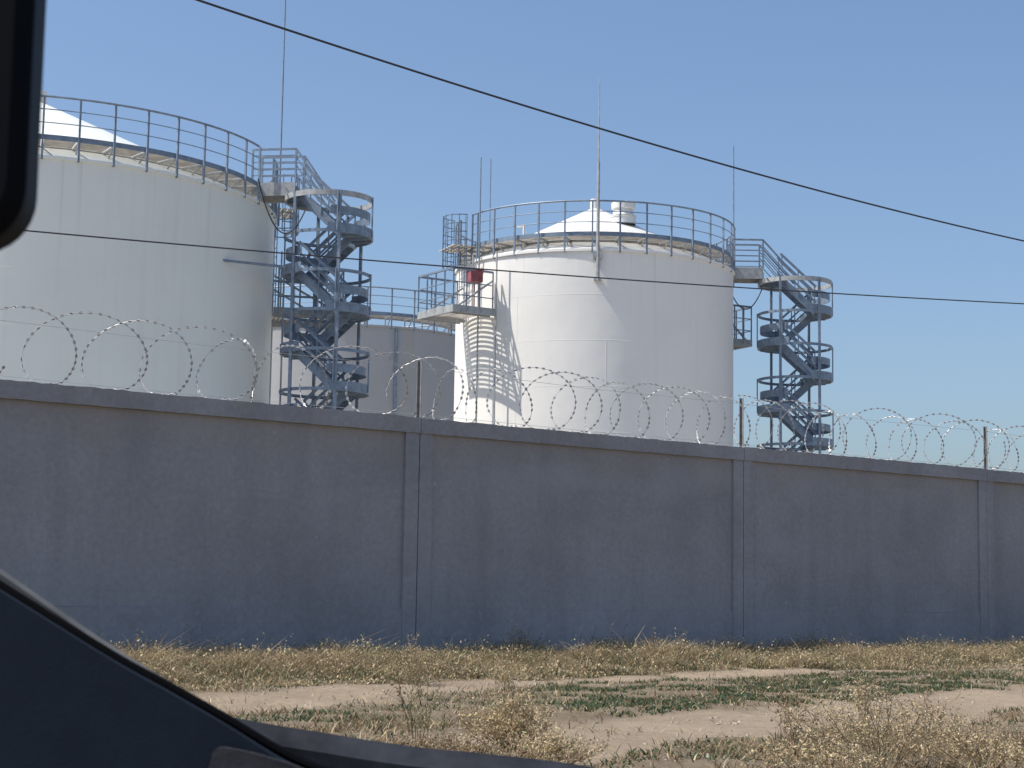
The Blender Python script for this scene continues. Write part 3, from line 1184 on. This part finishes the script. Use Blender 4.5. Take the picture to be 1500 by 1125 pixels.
# large tank at left
Y1 = 56.0
C1 = at(26, 853, Y1)
R1 = 7.62
H1 = at(38, 223, Y1 - R1).z
rods1 = [(R_(-38), H1 + 9.5, True, 1.0)]
rods1 = [(R_(4), H1 + 9.0, False, 0)]
tank1, DZ1 = tank('storage_tank', 'large tank at left, mostly in shade, with a stair tower at its right side', (C1.x, Y1, 0), R1, H1, 'white_dull', 3.6, rods1, 48, 0.02,
                  gaps=((R_(-8.5), 0.11),), inner=0.95)
service_platform(tank1, R1, H1, R_(12), R_(17), H1 - 3.1, DZ1, red=False, cage=True, w=2.6, dep=2.2)
b = MB()
O1 = Vector((C1.x, Y1, 0))
b.tube([at(324, 381, 52.35) - O1, at(418, 391, 53.2) - O1], 0.042, 8)
b.build('bracing_pipe', M['steel'], tank1)
# grimy tank behind
Y3 = 84.0
C3 = at(500, 862, Y3)
R3 = 6.3
H3 = at(500, 474, Y3 - R3).z
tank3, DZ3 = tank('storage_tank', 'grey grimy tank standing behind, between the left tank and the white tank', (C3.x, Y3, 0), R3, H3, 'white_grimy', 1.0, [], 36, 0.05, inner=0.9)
b = MB()
ap = -pi / 2 + math.asin((at(578, 520, Y3 - R3).x - C3.x) / R3)
b.tube([pol(R3 + 0.08, ap, 0.1), pol(R3 + 0.08, ap, H3 - 0.1)], 0.06, 8)
b.build('drain_pipe', M['steel'], tank3)

# ------------------------------------------------------------------ stair towers


def stair_tower(name, label, loc, rz, ztop, dzl, nlev, bridge_len, bridge_dir, R=1.385, aoff=0.12):
    """square posts inside stacked rings; half-moon landings left and right; zig-zag flights"""
    t = thing(name, label, 'stair tower', loc, rz)
    px_, py_ = 0.72, 1.15
    for sx in (-1, 1):
        for sy in (-1, 1):
            b = MB()
            b.beam((sx * px_, sy * py_, 0), (sx * px_, sy * py_, ztop), 0.09, 0.09, (0, 1, 0))
            b.build('post', M['steel'], t)
    chord = 0.60
    ac = math.acos(chord / R)
    for k in range(nlev):
        z = ztop - k * dzl
        b = MB()
        h = 0.17 if k == 0 else 0.095
        b.arcband(R - 0.05, R, z - h, z, n=56)
        rg = b.build('ring', M['steel_pale'] if k == 0 else M['steel'], t)
        # landing: level k on alternating sides, left at the top
        sd = -1 if k % 2 == 0 else 1
        a0 = (pi if sd < 0 else 0) - ac
        a1 = a0 + 2 * ac
        b = MB()
        n = 14
        top, bot = [], []
        for i in range(n + 1):
            a = a0 + (a1 - a0) * i / n
            top.append((math.cos(a) * (R - 0.055), math.sin(a) * (R - 0.055), z - 0.01))
            bot.append((math.cos(a) * (R - 0.055), math.sin(a) * (R - 0.055), z - 0.05))
        vs = top + bot
        m_ = n + 1
        fs = [tuple(range(m_)), tuple(range(m_, 2 * m_))[::-1]]
        for i in range(m_):
            j = (i + 1) % m_
            fs.append((i, m_ + i, m_ + j, j))
        b.add(vs, fs)
        # joists below
        for q in (-0.5, 0, 0.5):
            b.beam((sd * chord, q, z - 0.10), (sd * math.sqrt((R - 0.06) ** 2 - q * q), q, z - 0.10), 0.05, 0.08)
        ld = b.build('landing', M['steel'], t)
        if k == 0:
            continue
        # kick board at the landing, guard band half way to the ring above
        b = MB()
        b.arcband(R + 0.002, R + 0.014, z - 0.10, z + 0.20, a0 - 0.15, a1 + 0.15, 18)
        b.build('kick_board', M['steel'], ld)
        b = MB()
        b.arcband(R - 0.10, R - 0.085, z + 0.48, z + 0.74, a0 - 0.10, a1 + 0.10, 18)
        b.build('guard_band', M['steel'], ld)
        for a in (a0 + 0.05, (a0 + a1) / 2, a1 - 0.05):
            b = MB()
            p = pol(R + 0.03, a, 0)
            b.beam(p + Vector((0, 0, z - 0.05)), p + Vector((0, 0, z + dzl)), 0.04, 0.04, (1, 0, 0))
            b.build('guard_post', M['steel'], ld)
    # flights
    for k in range(nlev - 1):
        z0 = ztop - k * dzl
        z1 = z0 - dzl
        sd = -1 if k % 2 == 0 else 1          # starts on this side
        lane = -0.42 if sd < 0 else 0.42
        xa, xb = sd * (chord + 0.06), -sd * (chord + 0.06)
        b = MB()
        for s in (-1, 1):
            y = lane + s * 0.36
            b.beam((xa, y, z0 - 0.06), (xb, y, z1 - 0.04), 0.03, 0.27)
        nst = 6
        for i in range(1, nst):
            u = i / nst
            b.box((xa + (xb - xa) * u, lane, z0 + (z1 - z0) * u - 0.02), (0.22, 0.69, 0.03))
        fl = b.build('stair_flight', M['steel'], t)
        for s in (-1, 1):
            b = MB()
            y = lane + s * 0.385
            for hh, rd in ((0.92, 0.075), (0.60, 0.055), (0.34, 0.055)):
                b.beam((xa, y, z0 + hh), (xb, y, z1 + hh), rd, rd)
            for u in (0.04, 0.5, 0.96):
                x = xa + (xb - xa) * u
                z = z0 + (z1 - z0) * u
                b.beam((x, y, z - 0.05), (x, y, z + 0.92), 0.035, 0.035, (0, 1, 0))
            b.build('handrail', M['steel'], fl)
    # bridge to the tank walkway with railings, then rails sloping down with the first flight
    d = Vector((math.cos(bridge_dir), math.sin(bridge_dir), 0))
    s_ = Vector((-d.y, d.x, 0))
    Zb = ztop + 0.34
    A = d * (R - aoff)
    B = d * (R + bridge_len)
    b = MB()
    w = 1.0
    b.beam(A + Vector((0, 0, Zb - 0.02)), B + Vector((0, 0, Zb - 0.02)), w - 0.06, 0.04)
    br = b.build('bridge', M['grating'], t)
    for s in (-1, 1):
        b = MB()
        b.beam(A + s_ * s * w / 2 + Vector((0, 0, Zb - 0.12)), B + s_ * s * w / 2 + Vector((0, 0, Zb - 0.12)), 0.06, 0.42)
        b.build('bridge_beam', M['steel_pale'], br)
    b = MB()
    b.beam(A - s_ * w * 0.46 + Vector((0, 0, Zb - 0.2)), A + s_ * w * 0.46 + Vector((0, 0, Zb - 0.2)), 0.06, 0.24)
    b.build('bridge_beam', M['steel_pale'], br)
    for s in (-1, 1):
        b = MB()
        o = s_ * s * (w / 2 + 0.0)
        for p in (A, B):
            b.beam(p + o + Vector((0, 0, Zb + 0.09)), p + o + Vector((0, 0, Zb + 1.15)), 0.055, 0.055, (1, 0, 0))
        for hh, rd in ((1.15, 0.06), (0.95, 0.028), (0.74, 0.028), (0.53, 0.028), (0.32, 0.028)):
            b.beam(A + o + Vector((0, 0, Zb + hh)), B + o + Vector((0, 0, Zb + hh)), rd, rd)
        b.build('bridge_railing', M['steel'], br)
    for s in (-1, 1):
        b = MB()
        o = s_ * s * (w / 2)
        E = -d * 0.05
        for hh, rd in ((1.15, 0.06), (0.90, 0.03), (0.65, 0.03), (0.40, 0.03)):
            up = A + o + Vector((0, 0, Zb + hh))
            fr = (Zb + hh - ztop) / 1.49
            dn = up + (E - A) * min(1.0, fr) + Vector((0, 0, -(Zb + hh - ztop - 0.02)))
            b.beam(up, dn, rd, rd)
        b.build('sloped_rail', M['steel'], br)
    return t


ct = at(1165, 700, 66.0)
zt = at(1165, 413, 66.0).z
stair_tower('stair_tower', 'zigzag steel stair tower right of the white tank, against open sky', (ct.x, 66.0, 0), R_(0), zt, 1.235, 10, 1.05, R_(180))
YL = 54.5
cl = at(480, 700, YL)
cl = Vector((at(478, 450, YL).x, YL, 0))
zl = at(483, 291, YL).z
stair_tower('stair_tower', 'zigzag steel stair tower between the large left tank and the grey tank', (cl.x, YL, 0), R_(-12), zl, 1.215, 10, 0.98, R_(183.0), aoff=0.42)

# drooping cables below the two bridges
for nm, lab, p, q, sag in (
    ('cable', 'thin dark cable drooping between the white tank and its stair tower', at(1069, 424, 65.6), at(1116, 424, 65.4), 0.75),
    ('cable', 'thin dark cable drooping from the left tank walkway to its stair tower', at(378, 262, 52.4), at(447, 308, 53.2), 1.15),
):
    b = MB()
    b.tube([p.lerp(q, i / 16) + Vector((0, 0, -sag * 4 * (i / 16) * (1 - i / 16))) for i in range(17)], 0.022, 5)
    tag(b.build(nm, M['cable'], None, smooth=True), lab, 'cable')

# ------------------------------------------------------------------ overhead lines


def overhead(label, p, q, r, sag, ext=1.2):
    d = q - p
    a, c = p - d * ext * 0.6, q + d * ext * 0.4
    pts = []
    n = 60
    for i in range(n + 1):
        u = i / n
        x = a.lerp(c, u)
        v = (u * (1 + ext) - ext * 0.6)          # 0..1 between p and q
        pts.append(x + Vector((0, 0, 4 * sag * v * (v - 1))))
    b = MB()
    b.tube(pts, r, 6)
    tag(b.build('overhead_cable', M['cable'], None, smooth=True), label, 'cable', 'overhead cables across the view')


overhead('upper overhead cable, thicker, sloping down steeply across the open sky to the right', at(538, 82, 17.0), at(1500, 353, 25.0), 0.011, 0.10)
overhead('lower overhead cable, thin, crossing in front of the tanks almost level', at(40, 338, 17.0), at(1500, 445, 23.0), 0.008, 0.06)

# ------------------------------------------------------------------ the car the photograph is taken from
car = thing('parked_car', 'dark car front seen from inside: dashboard corner, rubber seal, cowl and mirror', 'car', (0, 0, 0))


def extruded(name, pix, Y0, Y1, m, smooth=True, drop=0.0, thick=None, bev=0.004):
    """solid whose top edge runs through frame points at distance Y0, running back to Y1 and down to its own foot"""
    top0 = [at(x, y, Y0) for x, y in pix]
    sh = (Y1 - Y0) * 0.55
    b = MB()
    foot = 0.30
    n = len(top0)
    rows = []
    for p in top0:
        if thick is None:
            rows.append([Vector((p.x, Y0, foot)), Vector((p.x, Y0, p.z - bev)), Vector((p.x, Y0 + bev, p.z)), Vector((p.x - sh, Y1, p.z - drop)), Vector((p.x - sh, Y1, foot))])
        else:
            rows.append([Vector((p.x, Y0, p.z - thick)), Vector((p.x, Y0, p.z - bev)), Vector((p.x, Y0 + bev, p.z)), Vector((p.x - sh, Y1, p.z - drop)), Vector((p.x - sh, Y1, p.z - thick - drop))])
    k = 5
    vs = [v for r in rows for v in r]
    fs = []
    for i in range(n - 1):
        for q in range(k):
            q2 = (q + 1) % k
            fs.append((i * k + q, (i + 1) * k + q, (i + 1) * k + q2, i * k + q2))
    fs.append(tuple(range(k)))
    fs.append(tuple(range((n - 1) * k, n * k))[::-1])
    b.add(vs, fs)
    return b.build(name, m, car, smooth=smooth)


def curve(pts, n=8):
    out = []
    for i in range(len(pts) - 1):
        p0 = pts[max(i - 1, 0)]
        p1, p2 = pts[i], pts[i + 1]
        p3 = pts[min(i + 2, len(pts) - 1)]
        for k in range(n):
            t = k / n
            f = lambda a, b_, c, d: 0.5 * (2 * b_ + (c - a) * t + (2 * a - 5 * b_ + 4 * c - d) * t * t + (3 * b_ - a - 3 * c + d) * t ** 3)
            out.append((f(p0[0], p1[0], p2[0], p3[0]), f(p0[1], p1[1], p2[1], p3[1])))
    out.append(pts[-1])
    return out


seal_line = curve([(-420, 600), (-200, 730), (0, 854), (164, 956), (246, 1001), (328, 1047), (410, 1096), (471, 1124), (560, 1156), (700, 1195), (900, 1240)])
panel_line = [(x, y + 9 + max(0, x - 200) * 0.02) for x, y in seal_line]
extruded('dashboard', panel_line, 0.74, 0.765, M['trim'], bev=0.0008, drop=0.002)
b = MB()
b.tube([at(x, y + 5, 0.78) for x, y in seal_line], 0.0024, 8)
b.build('windscreen_seal', M['seal'], car, smooth=True)
dust_line = [(x, y - 20 * max(0, min(1, (290 - x) / 300)) - 1) for x, y in seal_line if x < 270]
extruded('windscreen_edge', dust_line, 0.80, 0.806, M['dusty'], thick=0.008, bev=0.002)
cowl_line = curve([(150, 1010), (300, 1045), (400, 1064), (470, 1075), (530, 1085), (615, 1097), (700, 1105), (800, 1116), (860, 1125), (1000, 1146), (1250, 1185)])
extruded('cowl', cowl_line, 1.20, 1.30, M['cowl'], drop=0.010, bev=0.012)
ins = curve([(300, 1160), (308, 1120), (318, 1096), (350, 1098), (395, 1109), (440, 1124), (490, 1150)])  # outline of a raised patch added in place of sunlight on the dashboard
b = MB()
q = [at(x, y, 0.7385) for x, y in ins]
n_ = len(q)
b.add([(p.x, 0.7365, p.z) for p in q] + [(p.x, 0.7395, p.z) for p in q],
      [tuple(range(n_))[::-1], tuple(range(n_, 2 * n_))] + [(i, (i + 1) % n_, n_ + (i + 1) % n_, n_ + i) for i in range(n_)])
b.build('dash_sun_patch', M['sun_patch'], car)
# rear view mirror: rounded housing seen edge-on at the left, on a short arm
mc = at(-300, 150, 0.45)
br_ = at(50, 300, 0.45)
tr_z = at(50, -120, 0.45).z
lo_z = at(20, 372, 0.45).z
xl, xr = br_.x - 0.24, br_.x - 0.0006


def rrect(x0, x1, z0, z1, r, n=8):
    out = []
    for cx, cz, a0 in ((x1 - r, z0 + r, -90), (x1 - r, z1 - r, 0), (x0 + r, z1 - r, 90), (x0 + r, z0 + r, 180)):
        for k in range(n + 1):
            a = R_(a0 + 90 * k / n)
            out.append((cx + r * math.cos(a), cz + r * math.sin(a)))
    return out


b = MB()
loops = [(0.000, 0.004), (0.004, 0.0), (0.022, 0.002), (0.034, 0.010)]
vs, fs = [], []
for (dy, ins) in loops:
    vs += [(x, 0.44 + dy, z) for x, z in rrect(xl + ins, xr - ins, lo_z + ins, tr_z - ins, 0.016 - ins * 0.6)]
m_ = len(vs) // len(loops)
for i in range(len(loops) - 1):
    for k in range(m_):
        k2 = (k + 1) % m_
        fs.append((i * m_ + k, i * m_ + k2, (i + 1) * m_ + k2, (i + 1) * m_ + k))
fs.append(tuple(range(m_))[::-1])
fs.append(tuple(range((len(loops) - 1) * m_, len(loops) * m_)))
b.add(vs, fs)
mir = b.build('rearview_mirror', M['mirror_case'], car, smooth=True)
b = MB()
b.tube([((xl + xr) / 2, 0.47, tr_z - 0.02), ((xl + xr) / 2, 0.52, tr_z + 0.05), ((xl + xr) / 2, 0.53, tr_z + 0.08)], 0.008, 8)
b.build('mirror_arm', M['mirror_case'], mir, smooth=True)

# ------------------------------------------------------------------ light
SUN_EL = 55.5
# sun stands to the left of the view, slightly on the camera's side
sd = Vector((-math.cos(R_(10)), -math.sin(R_(10)), 0)) * math.cos(R_(SUN_EL)) + Vector((0, 0, math.sin(R_(SUN_EL))))
ld = bpy.data.lights.new('sun', 'SUN')
ld.energy = 4.2
ld.angle = R_(0.53)
ld.color = (1.0, 0.95, 0.87)
lo = bpy.data.objects.new('sun', ld)
COL.objects.link(lo)
lo.rotation_euler = sd.to_track_quat('Z', 'Y').to_euler()
lo.location = (-30, -5, 40)

w = bpy.data.worlds.new('World')
scene.world = w
w.use_nodes = True
wn, wlk = w.node_tree.nodes, w.node_tree.links
sky = wn.new('ShaderNodeTexSky')
sky.sky_type = 'NISHITA'
sky.sun_disc = False
sky.sun_elevation = R_(SUN_EL)
sky.sun_rotation = math.atan2(sd.x, sd.y)
sky.altitude = 0
sky.air_density = 1.0
sky.dust_density = 2.2
sky.ozone_density = 5.0
wlk.new(sky.outputs['Color'], wn['Background'].inputs['Color'])
wn['Background'].inputs['Strength'].default_value = 0.13

scene.view_settings.view_transform = 'Standard'
scene.view_settings.look = 'None'
scene.view_settings.exposure = 0.25
scene.view_settings.gamma = 1.0
scene.cycles.max_bounces = 8
scene.cycles.transparent_max_bounces = 8
